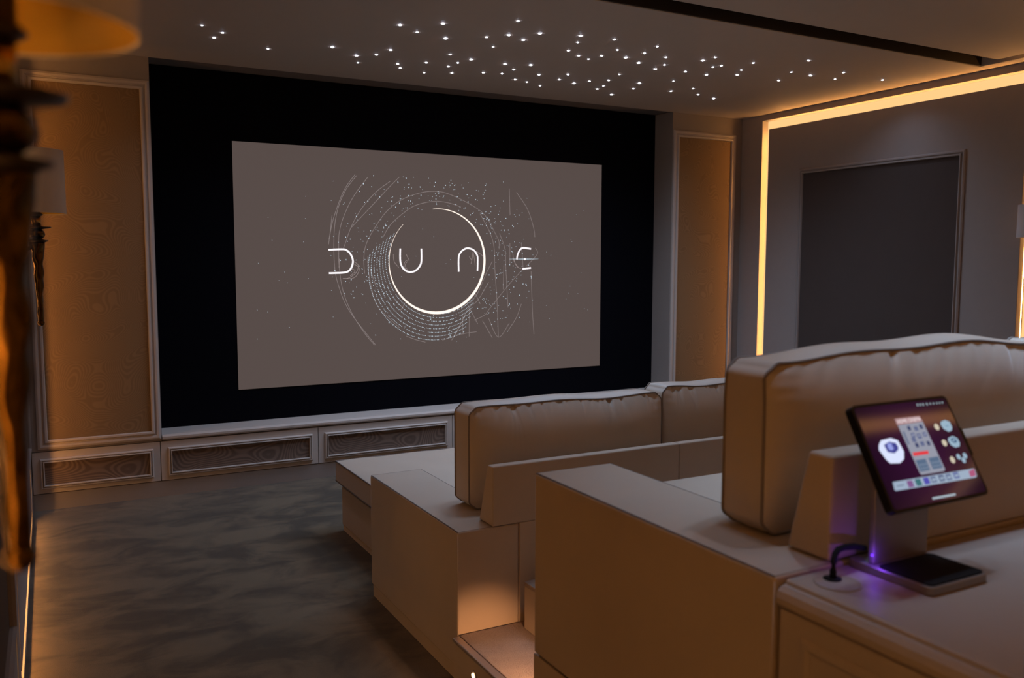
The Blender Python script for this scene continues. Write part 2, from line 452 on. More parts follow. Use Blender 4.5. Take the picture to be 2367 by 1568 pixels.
ce = empty('ceiling', (2.39, 1.8, ZC)); tag(ce, kind='structure')
box('star_ceiling_panel', XLO, XRO, STAR_Y, YF, ZC, ZT, M['ceil'], ce, 0.003)
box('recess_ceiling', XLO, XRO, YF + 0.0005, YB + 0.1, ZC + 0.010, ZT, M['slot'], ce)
box('rear_ceiling_panel', XLO, 4.70, YREAR, STAR_Y - 0.16, ZC, ZT, M['ceil'], ce, 0.003)
box('ceiling_border', 4.785, XRO, YREAR, STAR_Y - 0.001, ZC, ZT, M['ceil'], ce, 0.003)
box('slot_cover', XLO, XRO, STAR_Y - 0.2, STAR_Y + 0.05, ZT + 0.001, ZT + 0.05, M['slotshade'], ce)
box('slot_shade_lining', XLO, 4.784, STAR_Y - 0.012, STAR_Y - 0.001, ZC + 0.004, ZT, M['slotshade'], ce)
box('slot_shade_lining', XLO, 4.70, STAR_Y - 0.159, STAR_Y - 0.15, ZC + 0.004, ZT, M['slotshade'], ce)
box('slot_cover', 4.6, XRO, YREAR, STAR_Y - 0.2, ZT + 0.001, ZT + 0.05, M['ceil'], ce)
cl = box('ceiling_cove_light', 4.701, 4.707, YREAR + 0.1, STAR_Y - 0.2, ZC + 0.03, ZC + 0.045, M['cove']); tag(cl, 'warm light strip hidden in the ceiling slot along the right wall', 'led light')
cl = box('ceiling_cove_light', 0.2, 4.69, -0.535, -0.455, ZC - 0.006, ZC - 0.0005, M['rearcove']); tag(cl, 'warm light strip across the rear ceiling, mirrored in the tablet glass', 'led light')

# front wall: columns left and right of the recess
wf = empty('wall_front', (2.39, YF + 0.1, 0)); tag(wf, kind='structure')
box('recess_back', XLO, XRO, YB + 0.01, YB + 0.11, 0, ZC + 0.009, M['wall'], wf)
box('column', XLO, OX0, YF, YB + 0.01, 0.327, ZC + 0.009, M['column'], wf, 0.002)
box('column', OX1, XRO, YF, YB + 0.01, 0.327, ZC + 0.009, M['column'], wf, 0.002)
for (a0, a1) in ((-0.085, 0.537), (4.212, 4.832)):
    moulding(wf, 'y', YF, -1, a0, a1, 0.340, 2.352, 0.050, M['paint'], 'column_moulding')
    box('fabric_panel', a0 + 0.045, a1 - 0.045, YF - 0.004, YF + 0.002, 0.385, 2.307, M['moire'], wf)
bf = box('baseboard_front', XL, XR, YF + 0.004, YF + 0.05, 0.0, 0.091, M['column']); tag(bf, kind='structure')

wr = empty('wall_rear', (2.39, YREAR, 0)); wr.name = 'wall_back'; tag(wr, kind='structure')
box('rear_wall_board', XLO, XRO, YREAR - 0.1, YREAR, 0, ZT, M['wall'], wr)
rl = empty('led_light_frame', (2.39, YREAR + 0.02, 0.3)); tag(rl, 'warm strip frame on the rear wall behind the camera', 'led light')
for (a0, a1, b0, b1) in ((0.4, 4.4, 2.24, 2.30), (0.4, 4.4, 0.40, 0.46), (0.4, 0.46, 0.46, 2.24), (4.34, 4.4, 0.46, 2.24)):
    box('glow_strip', a0, a1, YREAR + 0.001, YREAR + 0.015, b0, b1, M['rearled'], rl)

BAYS = [(2.92, 5.03), (0.664, 2.78), (-1.60, 0.524)]
PIERS = [(5.03, YF), (2.78, 2.92), (0.524, 0.664), (YREAR, -1.60)]
OZ0, OZ1 = 0.03, 2.440

def side_wall(name, face, outer, s):
    """s=+1: face looks towards +X (left wall); s=-1: right wall"""
    w = empty(name, (outer, 1.8, 0)); tag(w, kind='structure')
    a, b = sorted((outer - s * 0.1, outer))
    box('wall_core', a, b, YREAR, YB + 0.1, 0, ZT, M['wall'], w)
    back = face - s * 0.075
    lo, hi = sorted((outer, back))
    box('lining_core', lo, hi, YREAR, YF, 0, ZC, M['wall'], w)
    lo, hi = sorted((back, face))
    for (y0, y1) in PIERS:
        box('pier', lo, hi, y0, y1, 0, ZC, M['wall'], w, 0.0015)
    for (y0, y1) in BAYS:
        box('lintel', lo, hi, y0, y1, OZ1, ZC, M['wall'], w)
        box('sill', lo, hi, y0, y1, 0, OZ0, M['wall'], w)
    return w
side_wall('wall_left', XL, XLO, 1)
side_wall('wall_right', XR, XRO, -1)

GAP = 0.062
def bay(face, s, y0, y1, plabel, llabel, far_tape=True):
    back = face - s * 0.075
    py0, py1, pz0, pz1 = y0 + 0.057, y1 - 0.07, OZ0 + 0.06, 2.368
    p = empty('wall_panel', (face, (y0 + y1) / 2, pz0)); tag(p, plabel, 'wall panel', 'floating side wall panels')
    lo, hi = sorted((face, face - s * 0.050))
    box('panel_board', lo, hi, py0, py1, pz0, pz1, M['wall'], p, 0.003)
    lo, hi = sorted((back, face - s * 0.050))
    box('spacer', lo, hi, py0 + 0.08, py1 - 0.08, pz0 + 0.08, pz1 - 0.08, M['wall'], p)
    m0, m1 = y0 + 0.41, y1 - 0.395
    moulding(p, 'x', face, s, m0, m1, 0.44, 2.037, 0.036, M['wall'], 'panel_moulding')
    lo, hi = sorted((face - s * 0.002, face + s * 0.004))
    box('fabric_inset', lo, hi, m0 + 0.034, m1 - 0.034, 0.474, 2.003, M['inset'], p)
    l = empty('led_light_frame', (face - s * 0.03, (y0 + y1) / 2, OZ0)); tag(l, llabel, 'led light', 'warm light frames around the side wall panels')
    f0, f1 = sorted((back + s * 0.001, face - s * 0.058))
    e = 0.001
    e = 0.002
    for n, (a0, a1, b0, b1) in enumerate(((y0 + e, py0 - e, OZ0 + e, OZ1 - e), (py1 + e, y1 - e, OZ0 + e, OZ1 - e),
                                          (py0, py1, pz1 + e, OZ1 - e), (py0, py1, OZ0 + e, pz0 - e))):
        box('glow_strip', f0, f1, a0, a1, b0, b1, M['led'], l)  # groove back made to glow, as if lit by the tape
    c0, c1 = sorted((back + s * 0.002, face - s * 0.001))
    if s < 0: box('reveal_reflector', c0, c1, y1 - 0.0016, y1 - 0.0002, OZ0 + 0.003, OZ1 - 0.003, M['reflector'], l)  # thin reflectors added to brighten the groove reveals
    box('reveal_reflector', c0, c1, y0 + 0.003, y1 - 0.003, OZ1 - 0.0016, OZ1 - 0.0002, M['reflector'], l)
    t0, t1 = sorted((face - s * 0.029, face - s * 0.041))
    th = 0.0015
    if far_tape: box('led_tape', t0, t1, py1 + 0.0004, py1 + th, pz0 + 0.01, pz1 - 0.01, M['ledtape'], l)
    box('led_tape', t0, t1, py0 + 0.01, py1 - 0.01, pz1 + 0.0004, pz1 + th, M['ledtape'], l)
    box('led_tape', t0, t1, py0 + 0.01, py1 - 0.01, pz0 - th, pz0 - 0.0004, M['ledtape'], l)
    t0, t1 = sorted((face - s * 0.042, face - s * 0.048))
    box('led_tape', t0, t1, py0 - th, py0 - 0.0004, pz0 + 0.01, pz1 - 0.01, M['ledtape'], l)

bay(XR, -1, *BAYS[0], 'grey taupe panel with dark fabric inset on the right wall, framed by light', 'warm glowing strip frame around the panel on the right wall')
bay(XR, -1, *BAYS[1], 'second grey taupe panel along the right wall, nearer the camera', 'warm strip frame around the nearer panel of the right wall')
bay(XR, -1, *BAYS[2], 'rearmost grey taupe panel of the right wall', 'warm strip frame around the rearmost panel of the right wall')
bay(XL, 1, *BAYS[0], 'taupe panel of the left wall beside the far gilt sconce', 'warm strip frame on the left wall, lighting the carpet edge')
bay(XL, 1, *BAYS[1], 'taupe panel of the left wall between the two gilt sconces', 'warm strip frame between the two gilt sconces', False)
bay(XL, 1, *BAYS[2], 'rearmost taupe panel of the left wall, beside the nearest sconce', 'warm strip frame at the rear end of the left wall')

# ------------------------------------------------------------------ screen wall
sw = box('screen_wall', OX0 - 0.02, OX1 + 0.02, YB - 0.012, YB + 0.009, 0.335, ZC + 0.009, M['velvet'])
tag(sw, 'matte black fabric wall surrounding the projection screen', 'screen wall')
lg = empty('ledge', ((OX0 + OX1) / 2, YF + 0.1, 0.327))
prism('ledge_board', [(YF - 0.004, 0.331), (YF - 0.012, 0.340), (YF - 0.012, 0.352), (YF + 0.004, 0.362), (YB - 0.013, 0.362), (YB - 0.013, 0.331)], 'x', OX0 + 0.001, OX1 - 0.001, M['paint'], lg)
tag(lg, 'painted ledge board running below the black screen wall', 'ledge')

def cabinet(x0, x1, label):
    c = empty('low_cabinet', ((x0 + x1) / 2, YF, 0.091)); tag(c, label, 'cabinet', 'low panelled cabinets under the screen')
    box('body', x0 + 0.002, x1 - 0.002, YF + 0.02, YB, 0.0935, 0.323, M['paint'], c)
    g = 0.002
    box('door', x0 + g, x1 - g, YF, YF + 0.02, 0.0945, 0.3235, M['paint'], c, 0.001)
    d = c.children[-1]
    moulding(d, 'y', YF, -1, x0 + 0.040, x1 - 0.038, 0.120, 0.286, 0.021, M['paint'])
    box('veneer_panel', x0 + 0.058, x1 - 0.056, YF - 0.003, YF + 0.001, 0.138, 0.268, M['veneer'], d)
xs = [0.531 + 0.92 * i for i in range(5)]
cabinet(XL + 0.002, 0.531, 'low panelled base cabinet below the left fabric column')
for i, w in enumerate(('first', 'second', 'third', 'fourth')):
    cabinet(xs[i], xs[i + 1], 'low cabinet with dark veneer panel under the screen, %s from the left' % w)
cabinet(xs[4], XR - 0.002, 'low panelled base cabinet below the right fabric column')

# projection screen with the film title shown on it
SX0, SX1, SZ0, SZ1 = 1.016, 3.706, 0.563, 2.083
YS = YB - 0.017
ps = empty('projection_screen', ((SX0 + SX1) / 2, YS, SZ0))
tag(ps, 'wide grey projection screen showing a glowing ring and film title', 'screen')
m, nt, N, L, b = new_mat('projected_image')
b.inputs['Base Color'].default_value = (0.01, 0.01, 0.01, 1); b.inputs['Roughness'].default_value = 0.9; b.inputs['Specular IOR Level'].default_value = 0.05
b.inputs['Emission Color'].default_value = (0.094, 0.070, 0.063, 1)
b.inputs['Emission Strength'].default_value = SCREEN_STRENGTH
M['image'] = m
box('screen_surface', SX0, SX1, YS, YS + 0.004, SZ0, SZ1, M['image'], ps)
def pic(name, c, s=1.0): return emit(name, c, s)
M['pw'] = pic('picture_white', (1.0, 0.93, 0.97), 1.1)
M['pr'] = pic('picture_ring', (1.0, 0.84, 0.74), 1.3)
M['pd'] = pic('picture_dots', (0.46, 0.56, 0.64), 1.7)
M['pl'] = pic('picture_lines', (0.27, 0.225, 0.22), 1.0)
M['pl2'] = pic('picture_swirl', (0.36, 0.29, 0.28), 0.9)

def strip_geo(pts, w, y):
    P = [Vector((p[0], 0, p[1])) for p in pts]
    ws = w if isinstance(w, (list, tuple)) else [w] * len(P)
    V, F = [], []
    for i in range(len(P)):
        t = (P[min(i + 1, len(P) - 1)] - P[max(i - 1, 0)]).normalized()
        n = Vector((-t.z, 0, t.x))
        for sgn in (1, -1):
            q = P[i] + n * ws[i] * 0.5 * sgn
            V.append((q.x, y, q.z))
    for i in range(len(P) - 1):
        F.append([2 * i, 2 * i + 1, 2 * i + 3, 2 * i + 2])
    return V, F

def smooth_poly(pts, k=6):
    P = [np.array(p) for p in pts]
    if len(P) < 3: return [tuple(p) for p in P]
    out = []
    for i in range(len(P) - 1):
        p0, p1, p2, p3 = P[max(i - 1, 0)], P[i], P[i + 1], P[min(i + 2, len(P) - 1)]
        for j in range(k):
            t = j / k
            out.append(tuple(0.5 * (2 * p1 + (p2 - p0) * t + (2 * p0 - 5 * p1 + 4 * p2 - p3) * t * t + (3 * p1 - p0 - 3 * p2 + p3) * t ** 3)))
    out.append(tuple(P[-1]))
    return out

def strips(name, polys, w, mat, parent, y):
    V, F = [], []
    for p in polys:
        v, f = strip_geo(smooth_poly(p), w, y)
        F += [[i + len(V) for i in q] for q in f]; V += v
    return mesh_obj(name, V, F, mat, parent)

for ch, polys in LETTERS:
    o = strips('title_letter', polys, 0.0118, M['pw'], ps, YS - 0.0012)
    o['label'] = 'glowing white letter %s of the title' % ch
RCX, RCZ, RR = 2.364, 1.361, 0.3555
V, F = [], []
pts, ws = [], []
for i in range(181):
    a = math.radians(96 - i * (320 / 180))     # clockwise from the top
    f = i / 180
    wd = 0.0015 + 0.0175 * math.sin(math.pi * min(1, f * 0.95 + 0.02)) ** 1.1 * (1.0 if f < 0.6 else max(0.12, 1 - (f - 0.6) * 2.2))
    rr = RR + 0.004 * math.sin(2 * a)
    pts.append((RCX + rr * math.cos(a), RCZ + rr * math.sin(a))); ws.append(wd)
v, f = strip_geo(pts, ws, YS - 0.0011)
o = mesh_obj('light_ring', v, f, M['pr'], ps); o['label'] = 'bright crescent ring of light'
o = strips('arc_lines', LINES, 0.0029, M['pl'], ps, YS - 0.0006); o['kind'] = 'stuff'
o = strips('swirl_lines', SWIRLS, 0.0028, M['pl2'], ps, YS - 0.0008); o['kind'] = 'stuff'
# dotted arcs and scattered points of light
V, F = [], []
def dot(x, z, r):
    n0 = len(V)
    for k in range(6):
        a = math.pi * k / 3
        V.append((x + r * math.cos(a), YS - 0.0009, z + r * math.sin(a)))
    F.append([n0 + k for k in range(6)][::-1])
for k in range(8):
    r = 0.372 + k * 0.0155
    ccx, ccz = RCX + 0.012 - k * 0.0045, RCZ + 0.008 - k * 0.010
    a0, a1 = 152 + k * 2, 318 - k * 3
    n = int((a1 - a0) * r / 0.62)
    for i in range(n):
        if random.random() < 0.12: continue
        a = math.radians(a0 + (a1 - a0) * i / n)
        dot(ccx + r * math.cos(a), ccz + r * math.sin(a), 0.0019 + 0.0008 * random.random())
for i in range(430):
    a = random.uniform(-0.9, 3.6) if random.random() < 0.75 else random.uniform(0, 6.28)
    r = random.triangular(0.40, 0.82, 0.46)
    x, z = RCX + r * math.cos(a), RCZ + 0.9 * r * math.sin(a)
    if z > 1.93 or z < 0.82: continue
    dot(x, z, random.choice((0.0016, 0.002, 0.003)))
for i in range(70):
    dot(random.uniform(SX0 + 0.1, SX1 - 0.1), random.uniform(0.8, 1.9), 0.0014)
o = mesh_obj('light_dots', V, F, M['pd'], ps); o['kind'] = 'stuff'
V, F = strip_geo([(2.918, 1.376), (3.046, 1.3762), (3.159, 1.377)], [0.0008, 0.004, 0.0008], YS - 0.0010)
o = mesh_obj('star_flare', V, F, M['pd'], ps)
bm = bmesh.new(); bmesh.ops.create_circle(bm, cap_ends=True, radius=0.008, segments=12, matrix=Matrix.Translation((3.046, YS - 0.0013, 1.376)) @ Matrix.Rotation(math.pi / 2, 4, 'X'))
from_bm('star_core', bm, M['pw'], ps)

# ------------------------------------------------------------------ ceiling stars
BIG = {4, 5, 8, 9, 11, 12, 21, 25, 27, 28, 29, 34, 40, 46, 48, 53, 60, 61, 55, 68, 69, 80}
def star_mesh(r, name, mat):
    bm = bmesh.new()
    bmesh.ops.create_uvsphere(bm, u_segments=12, v_segments=8, radius=r, matrix=Matrix.Scale(0.3, 4, (0, 0, 1)))
    me = bpy.data.meshes.new(name); bm.to_mesh(me); bm.free(); me.materials.append(mat)
    return me
def star_lamp(star, watt):
    o = bpy.data.objects.new('fibre_beam', watt); COL.objects.link(o)
    o.parent = star; o.location = (0, 0, -0.012)
def beam(name, w, cone, col):
    l = bpy.data.lights.new(name, 'SPOT'); l.energy = w; l.color = col; l.spot_size = math.radians(cone); l.spot_blend = 1.0; l.shadow_soft_size = 0.006
    return l
beam_front, beam_fill = beam('front_star_beam', STAR_WATT, 134, STAR_COL), beam('fill_star_beam', FILL_STAR_WATT, 62, FILL_STAR_COL)
s_small, s_mid, s_big = star_mesh(0.0048, 'star_small', M['star']), star_mesh(0.006, 'star_medium', M['star']), star_mesh(0.0078, 'star_large', M['star'])
for i, (x, y) in enumerate(STARS):
    me = s_big if i in BIG else (s_mid if i % 3 else s_small)
    o = bpy.data.objects.new('ceiling_star_light', me); COL.objects.link(o)
    o.location = (x, y, ZC - 0.001)
    star_lamp(o, beam_front)
    SOLO = {0: 'leftmost star light of the ceiling, top of a trio', 1: 'right star light of the trio at the left end of the ceiling', 2: 'lowest star light of the trio at the left end of the ceiling',
            3: 'lone small star light between the left trio and the main cluster', 4: 'bright star light standing apart left of the main cluster', len(STARS) - 1: 'rightmost lone star light of the ceiling, nearest the glowing right wall'}
    if i in SOLO:
        tag(o, SOLO[i], 'star light', 'large ceiling stars' if i in BIG else 'small ceiling stars')
    elif i in BIG:
        tag(o, 'large bright fibre star light scattered in the front ceiling', 'star light', 'large ceiling stars')
    else:
        tag(o, 'small fibre star light scattered in the front ceiling', 'star light', 'small ceiling stars')

rng_s = random.Random(3)
s_fill = star_mesh(0.006, 'star_fill', M['starfill'])
for i in range(36):  # unseen stars added to light cushion and arm tops from above
    o = bpy.data.objects.new('ceiling_star_light', s_fill); COL.objects.link(o)
    o.location = (*((rng_s.uniform(1.5, 2.15), rng_s.uniform(2.66, 2.95)) if i < 7 else (rng_s.uniform(0.95, 2.7), rng_s.uniform(1.16, 1.5))), ZC - 0.001)
    star_lamp(o, beam_fill)
    tag(o, 'added unseen fill light shaped as a ceiling star above the sofas', 'star light', 'added fill stars in the unseen ceiling')

# ------------------------------------------------------------------ risers between the sofa rows
st = empty('carpet_step', (1.2, 2.0, 0)); tag(st, 'low carpeted step with metal nosing between the two sofa rows', 'step')
box('riser', 1.094, 1.40, 1.75, 2.422, 0.0, 0.150, M['sofa'], st, 0.002)
box('tread', 1.116, 1.40, 1.75, 2.422, 0.150, 0.165, M['stepcarpet'], st, 0.002)
box('nosing', 1.090, 1.1155, 1.75, 2.422, 0.150, 0.163, M['metaltrim'], st, 0.003)
pf = empty('seating_platform', (3.0, 0.5, 0)); tag(pf, 'raised carpeted platform carrying the rear sofa', 'platform')
box('platform_body', 1.402, XR - 0.02, YREAR + 0.02, 2.37, 0.0, 0.31, M['sofa'], pf)
box('platform_front', 1.324, 1.402, 1.75, 2.37, 0.166, 0.31, M['sofa'], pf, 0.002)
box('platform_carpet', 1.322, XR - 0.02, 1.75, 2.37, 0.3105, 0.325, M['stepcarpet'], pf, 0.003)
box('platform_carpet', 1.402, XR - 0.02, YREAR + 0.02, 1.749, 0.3105, 0.325, M['stepcarpet'], pf, 0.003)

# ------------------------------------------------------------------ cushions
def cushion(name, x0, x1, y0, y1, z0, z1, label, group, mat, bx=0.003, by=0.04, bz=0.012, nx=230, ny=12, nz=50, wrinkle=0.004, seed=1, lean=0.0, sag=0.004, pw0=0.0038, plen=1.0, slant=0.0):
    rng = np.random.default_rng(seed)
    cx, cy, cz = (x0 + x1) / 2, (y0 + y1) / 2, (z0 + z1) / 2
    hx, hy, hz = (x1 - x0) / 2, (y1 - y0) / 2, (z1 - z0) / 2
    # non-linear spacing, denser near edges
    def sp(n): 
        t = np.linspace(-1, 1, n + 1)
        return np.sin(t * math.pi / 2) * 0.35 + t * 0.65
    U, Vv, W = sp(nx), sp(ny), sp(nz)
    K = 44
    px = rng.uniform(-0.95, 0.95, K); pa = rng.uniform(0.25, 1.0, K); pw = rng.uniform(pw0, pw0 * 2.6, K) / hx; ps_ = rng.uniform(-0.6, 0.6, K) + slant; pl = rng.uniform(0.05, 0.22, K) * plen
    ph = rng.uniform(0, 6.28, 6)
    def place(u, v, w):
        fu, fv, fw_ = 1 - abs(u) ** 4, 1 - abs(v) ** 2.2, 1 - abs(w) ** (3.2 if w > 0 else 2.4)
        x, y, z = u * hx, v * hy, w * hz
        # rounded corners seen from the side and front
        cr = 0.018
        x -= np.sign(u) * cr * max(0, abs(w) - 0.86) ** 2 / 0.02 * 0.9 * (abs(u) ** 3)
        z -= np.sign(w) * cr * max(0, abs(u) - 0.95) ** 2 / 0.0025 * 0.55 * (abs(w) ** 3)
        if abs(v) == 1:
            y += np.sign(v) * by * (fu ** 0.55) * fw_
            top = math.exp(-max(0, (1 - w)) / 0.16) * (1 - abs(w) ** 40)
            d = 0
            for k in range(K):
                s = (u - px[k] - ps_[k] * (1 - w) * 0.25) / pw[k]
                if abs(s) < 3: d += pa[k] * math.exp(-s * s) * math.exp(-(1 - w) / pl[k]) * min(1, (1 - w) / 0.05)
            y -= np.sign(v) * wrinkle * d * 1.0
            e = math.exp(-(1 - abs(u)) / 0.05) * (1 - abs(u)) / 0.05
            y += np.sign(v) * 0.0016 * e * math.sin(w * 38 + ph[0])
        if abs(w) == 1:
            z += np.sign(w) * bz * fu * fv
        if abs(u) == 1:
            x += np.sign(u) * bx * fw_ * fv
        if w > 0.5:
            z += (w - 0.5) * 2 * sag * (math.sin(u * 3.1 + ph[1]) + 0.6 * math.sin(u * 7.3 + ph[2]))
        y += lean * (w + 1) / 2
        return (cx + x, cy + y, cz + z)
    idx, V, F = {}, [], []
    def vid(i, j, k):
        key = (i, j, k)
        if key not in idx:
            idx[key] = len(V); V.append(place(U[i], Vv[j], W[k]))
        return idx[key]
    for i in range(nx):
        for j in range(ny):
            for k, fl_ in ((0, 1), (nz, 0)):
                q = [vid(i, j, k), vid(i + 1, j, k), vid(i + 1, j + 1, k), vid(i, j + 1, k)]
                F.append(q[::-1] if fl_ else q)
        for k in range(nz):
            for j, fl_ in ((0, 0), (ny, 1)):
                q = [vid(i, j, k), vid(i + 1, j, k), vid(i + 1, j, k + 1), vid(i, j, k + 1)]
                F.append(q[::-1] if fl_ else q)
    for j in range(ny):
        for k in range(nz):
            for i, fl_ in ((0, 1), (nx, 0)):
                q = [vid(i, j, k), vid(i, j + 1, k), vid(i, j + 1, k + 1), vid(i, j, k + 1)]
                F.append(q[::-1] if fl_ else q)
    root = empty(name, (cx, cy, z0)); tag(root, label, 'cushion', group)
    mesh_obj('cover', V, F, mat, root, smooth=True)
    for j in (0, ny):
        loop = [V[vid(i, j, 0)] for i in range(nx)] + [V[vid(nx, j, k)] for k in range(nz)] + [V[vid(i, j, nz)] for i in range(nx, 0, -1)] + [V[vid(0, j, k)] for k in range(nz, 0, -1)]
        tube('piping', loop, 0.0032, M['cushpipe'], root, 6, True)
    return root

# ------------------------------------------------------------------ sofas
def arm_block(parent, x0, x1, y0, y1, z0, z1, ins=0.012):
    a = box('arm', x0, x1, y0, y1, z0, z1, M['sofa'], parent, 0.006, 3)
    r = 0.0028
    e = 0.004
    tube('piping', [(x0 + e, y0 + e, z1 - e * 0.6), (x1 - e, y0 + e, z1 - e * 0.6), (x1 - e, y1 - e, z1 - e * 0.6), (x0 + e, y1 - e, z1 - e * 0.6)], r, M['piping'], a, 6, True)
    for (xx, yy) in ((x0, y0), (x0, y1)):
        sy = 1 if yy == y0 else -1
        tube('corner_piping', [(xx + e * 0.7, yy + sy * e * 0.7, z0 + 0.004), (xx + e * 0.7, yy + sy * e * 0.7, z1 - 0.008)], 0.0022, M['sofa'], a, 6)
    return a

# --- front sofa
sf = empty('lounge_sofa', (2.39, 3.2, 0)); tag(sf, 'beige front row lounge sofa with low wide arms, facing the screen', 'sofa', 'beige cinema sofas')
FA = [(1.113, 1.336), (3.444, 3.667)]
for i, (a, b_) in enumerate(FA):
    arm_block(sf, a, b_, 2.43, 3.27, 0.05, 0.50)
    box('plinth', a + 0.004, b_ - 0.004, 2.434, 3.262, 0.0, 0.049, M['sofa'], sf, 0.002)
# tapered back panels
segs = [(1.234, 1.996), (1.998, 2.782), (2.784, 3.546)]
for (a, b_) in segs:
    pnl = prism('back_panel', [(2.4205, 0.503), (2.4205, 0.701), (2.458, 0.701), (2.520, 0.503)], 'x', a, b_, M['sofa'], sf, 0.005, 3)
    tube('piping', [(a + 0.006, 2.4225, 0.694), (b_ - 0.006, 2.4225, 0.694)], 0.0018, M['sofa'], pnl, 6)
box('back_board', 1.3365, 3.4435, 2.4235, 2.519, 0.02, 0.5025, M['sofa'], sf, 0.003)
box('back_frame', 1.338, 3.442, 2.52, 2.60, 0.06, 0.49, M['sofa'], sf)
box('seat_base', 1.338, 3.442, 2.601, 3.27, 0.03, 0.226, M['sofa'], sf)
box('chaise_base', 1.264, 3.516, 3.275, 4.157, 0.03, 0.226, M['sofa'], sf, 0.006, 3)
box('chaise_plinth', 1.268, 3.512, 3.275, 4.150, 0.0, 0.029, M['sofa'], sf, 0.002)

def seat_cushion(x0, x1, notch, label, seed):
    """notched lounge seat pad: runs between the arms and widens in front of them"""
    x0n = x0 + (0.095 if notch == 'l' else 0); x1n = x1 - (0.095 if notch == 'r' else 0)
    ys = np.unique(np.concatenate([np.linspace(2.74, 3.278, 18), np.linspace(3.282, 4.19, 30)]))
    nx = 30
    V, F = [], []
    z0, z1 = 0.250, 0.352
    tops = []
    for yv in ys:
        a, b_ = (x0n, x1n) if yv < 3.28 else (x0, x1)
        for i in range(nx + 1):
            t = i / nx * 2 - 1; t = math.sin(t * math.pi / 2)
            s = (yv - 2.74) / (4.19 - 2.74) * 2 - 1
            crown = 0.026 * (1 - abs(t) ** 3) ** 0.7 * (1 - abs(s) ** 8)
            V.append((a + (b_ - a) * (t + 1) / 2, yv, z1 + crown + 0.0015 * math.sin(t * 9 + s * 7 + seed)))
    n1 = len(V)
    for yv in ys:
        a, b_ = (x0n, x1n) if yv < 3.28 else (x0, x1)
        for i in range(nx + 1):
            t = math.sin((i / nx * 2 - 1) * math.pi / 2)
            V.append((a + (b_ - a) * (t + 1) / 2, yv, z0))
    m_ = nx + 1
    for j in range(len(ys) - 1):
        for i in range(nx):
            q = [j * m_ + i, j * m_ + i + 1, (j + 1) * m_ + i + 1, (j + 1) * m_ + i]
            F.append(q); F.append([n1 + k for k in q[::-1]])
        for i in (0, nx):
            q = [j * m_ + i, (j + 1) * m_ + i, n1 + (j + 1) * m_ + i, n1 + j * m_ + i]
            F.append(q if i == nx else q[::-1])
    for j in (0, len(ys) - 1):
        for i in range(nx):
            q = [j * m_ + i, j * m_ + i + 1, n1 + j * m_ + i + 1, n1 + j * m_ + i]
            F.append(q[::-1] if j == 0 else q)
    root = empty('seat_cushion', ((x0 + x1) / 2, 3.5, z0)); tag(root, label, 'cushion', 'front sofa seat cushions')
    mesh_obj('cover', V, F, M['sofa'], root)
    e = 0.0
    for zz in (z1, z0 + 0.002):
        if notch == 'l':
            loop = [(x0n, 2.74, zz), (x1, 2.74, zz), (x1, 4.19, zz), (x0, 4.19, zz), (x0, 3.282, zz), (x0n, 3.278, zz)]
        elif notch == 'r':
            loop = [(x0, 2.74, zz), (x1n, 2.74, zz), (x1n, 3.278, zz), (x1, 3.282, zz), (x1, 4.19, zz), (x0, 4.19, zz)]
        else:
            loop = [(x0, 2.74, zz), (x1, 2.74, zz), (x1, 4.19, zz), (x0, 4.19, zz)]
        tube('piping', loop, 0.0035, M['piping'], root, 6, True)
    return root
seat_cushion(1.244, 2.068, 'l', 'deep beige lounge seat cushion of the front sofa beside its left arm', 1)
seat_cushion(2.074, 2.706, '', 'deep beige lounge seat cushion in the middle of the front sofa', 2)
seat_cushion(2.712, 3.536, 'r', 'deep beige lounge seat cushion of the front sofa at its right end', 3)
for (a, b_, w, sd, dz) in ((1.246, 2.066, 'leftmost satin beige back cushion of the front sofa, standing on the arm', 21, 0.0), (2.072, 2.708, 'satin beige back cushion in the middle of the front sofa', 22, 0.014), (2.714, 3.534, 'satin beige back cushion at the right end of the front sofa', 23, 0.0)):
    cushion('back_cushion', a, b_, 2.622, 2.735, 0.506, 0.858 + dz, w, 'front sofa back cushions', M['cushion'], by=0.056, wrinkle=0.011, seed=sd)

# --- rear sofa on the platform
RZ = 0.367
s2 = empty('rear_sofa', (2.39, 1.4, 0.325)); tag(s2, 'beige rear row sofa on the raised platform, nearest the tablet', 'sofa', 'beige cinema sofas')
RA = [(0.985, 1.200), (3.58, 3.795)]
for (a, b_) in RA:
    arm_block(s2, a, b_, 0.958, 1.715, 0.431, 0.867)
b1 = box('plinth', 0.988, 1.20, 0.958, 1.724, 0.0, 0.424, M['sofa'], s2, 0.003)
box('plinth', 3.58, 3.79, 0.958, 1.71, 0.326, 0.424, M['sofa'], s2, 0.003)
box('plinth_joint', 0.995, 1.195, 0.962, 1.708, 0.4245, 0.4305, M['seam'], s2)
for (a, b_) in ((1.107, 1.90), (1.902, 2.878), (2.88, 3.673)):
    pnl = prism('back_panel', [(0.960, 0.870), (0.960, 1.046), (1.010, 1.046), (1.052, 0.870)], 'x', a, b_, M['sofa'], s2, 0.006, 3)
    tube('piping', [(a + 0.006, 0.962, 1.038), (b_ - 0.006, 0.962, 1.038)], 0.0018, M['sofa'], pnl, 6)
box('back_board', 1.202, 3.578, 0.960, 1.09, 0.40, 0.869, M['sofa'], s2, 0.003)
box('seat_base', 1.202, 3.578, 1.091, 1.70, 0.345, 0.60, M['sofa'], s2, 0.005)
box('plinth', 1.202, 3.578, 0.97, 1.69, 0.326, 0.344, M['sofa'], s2)
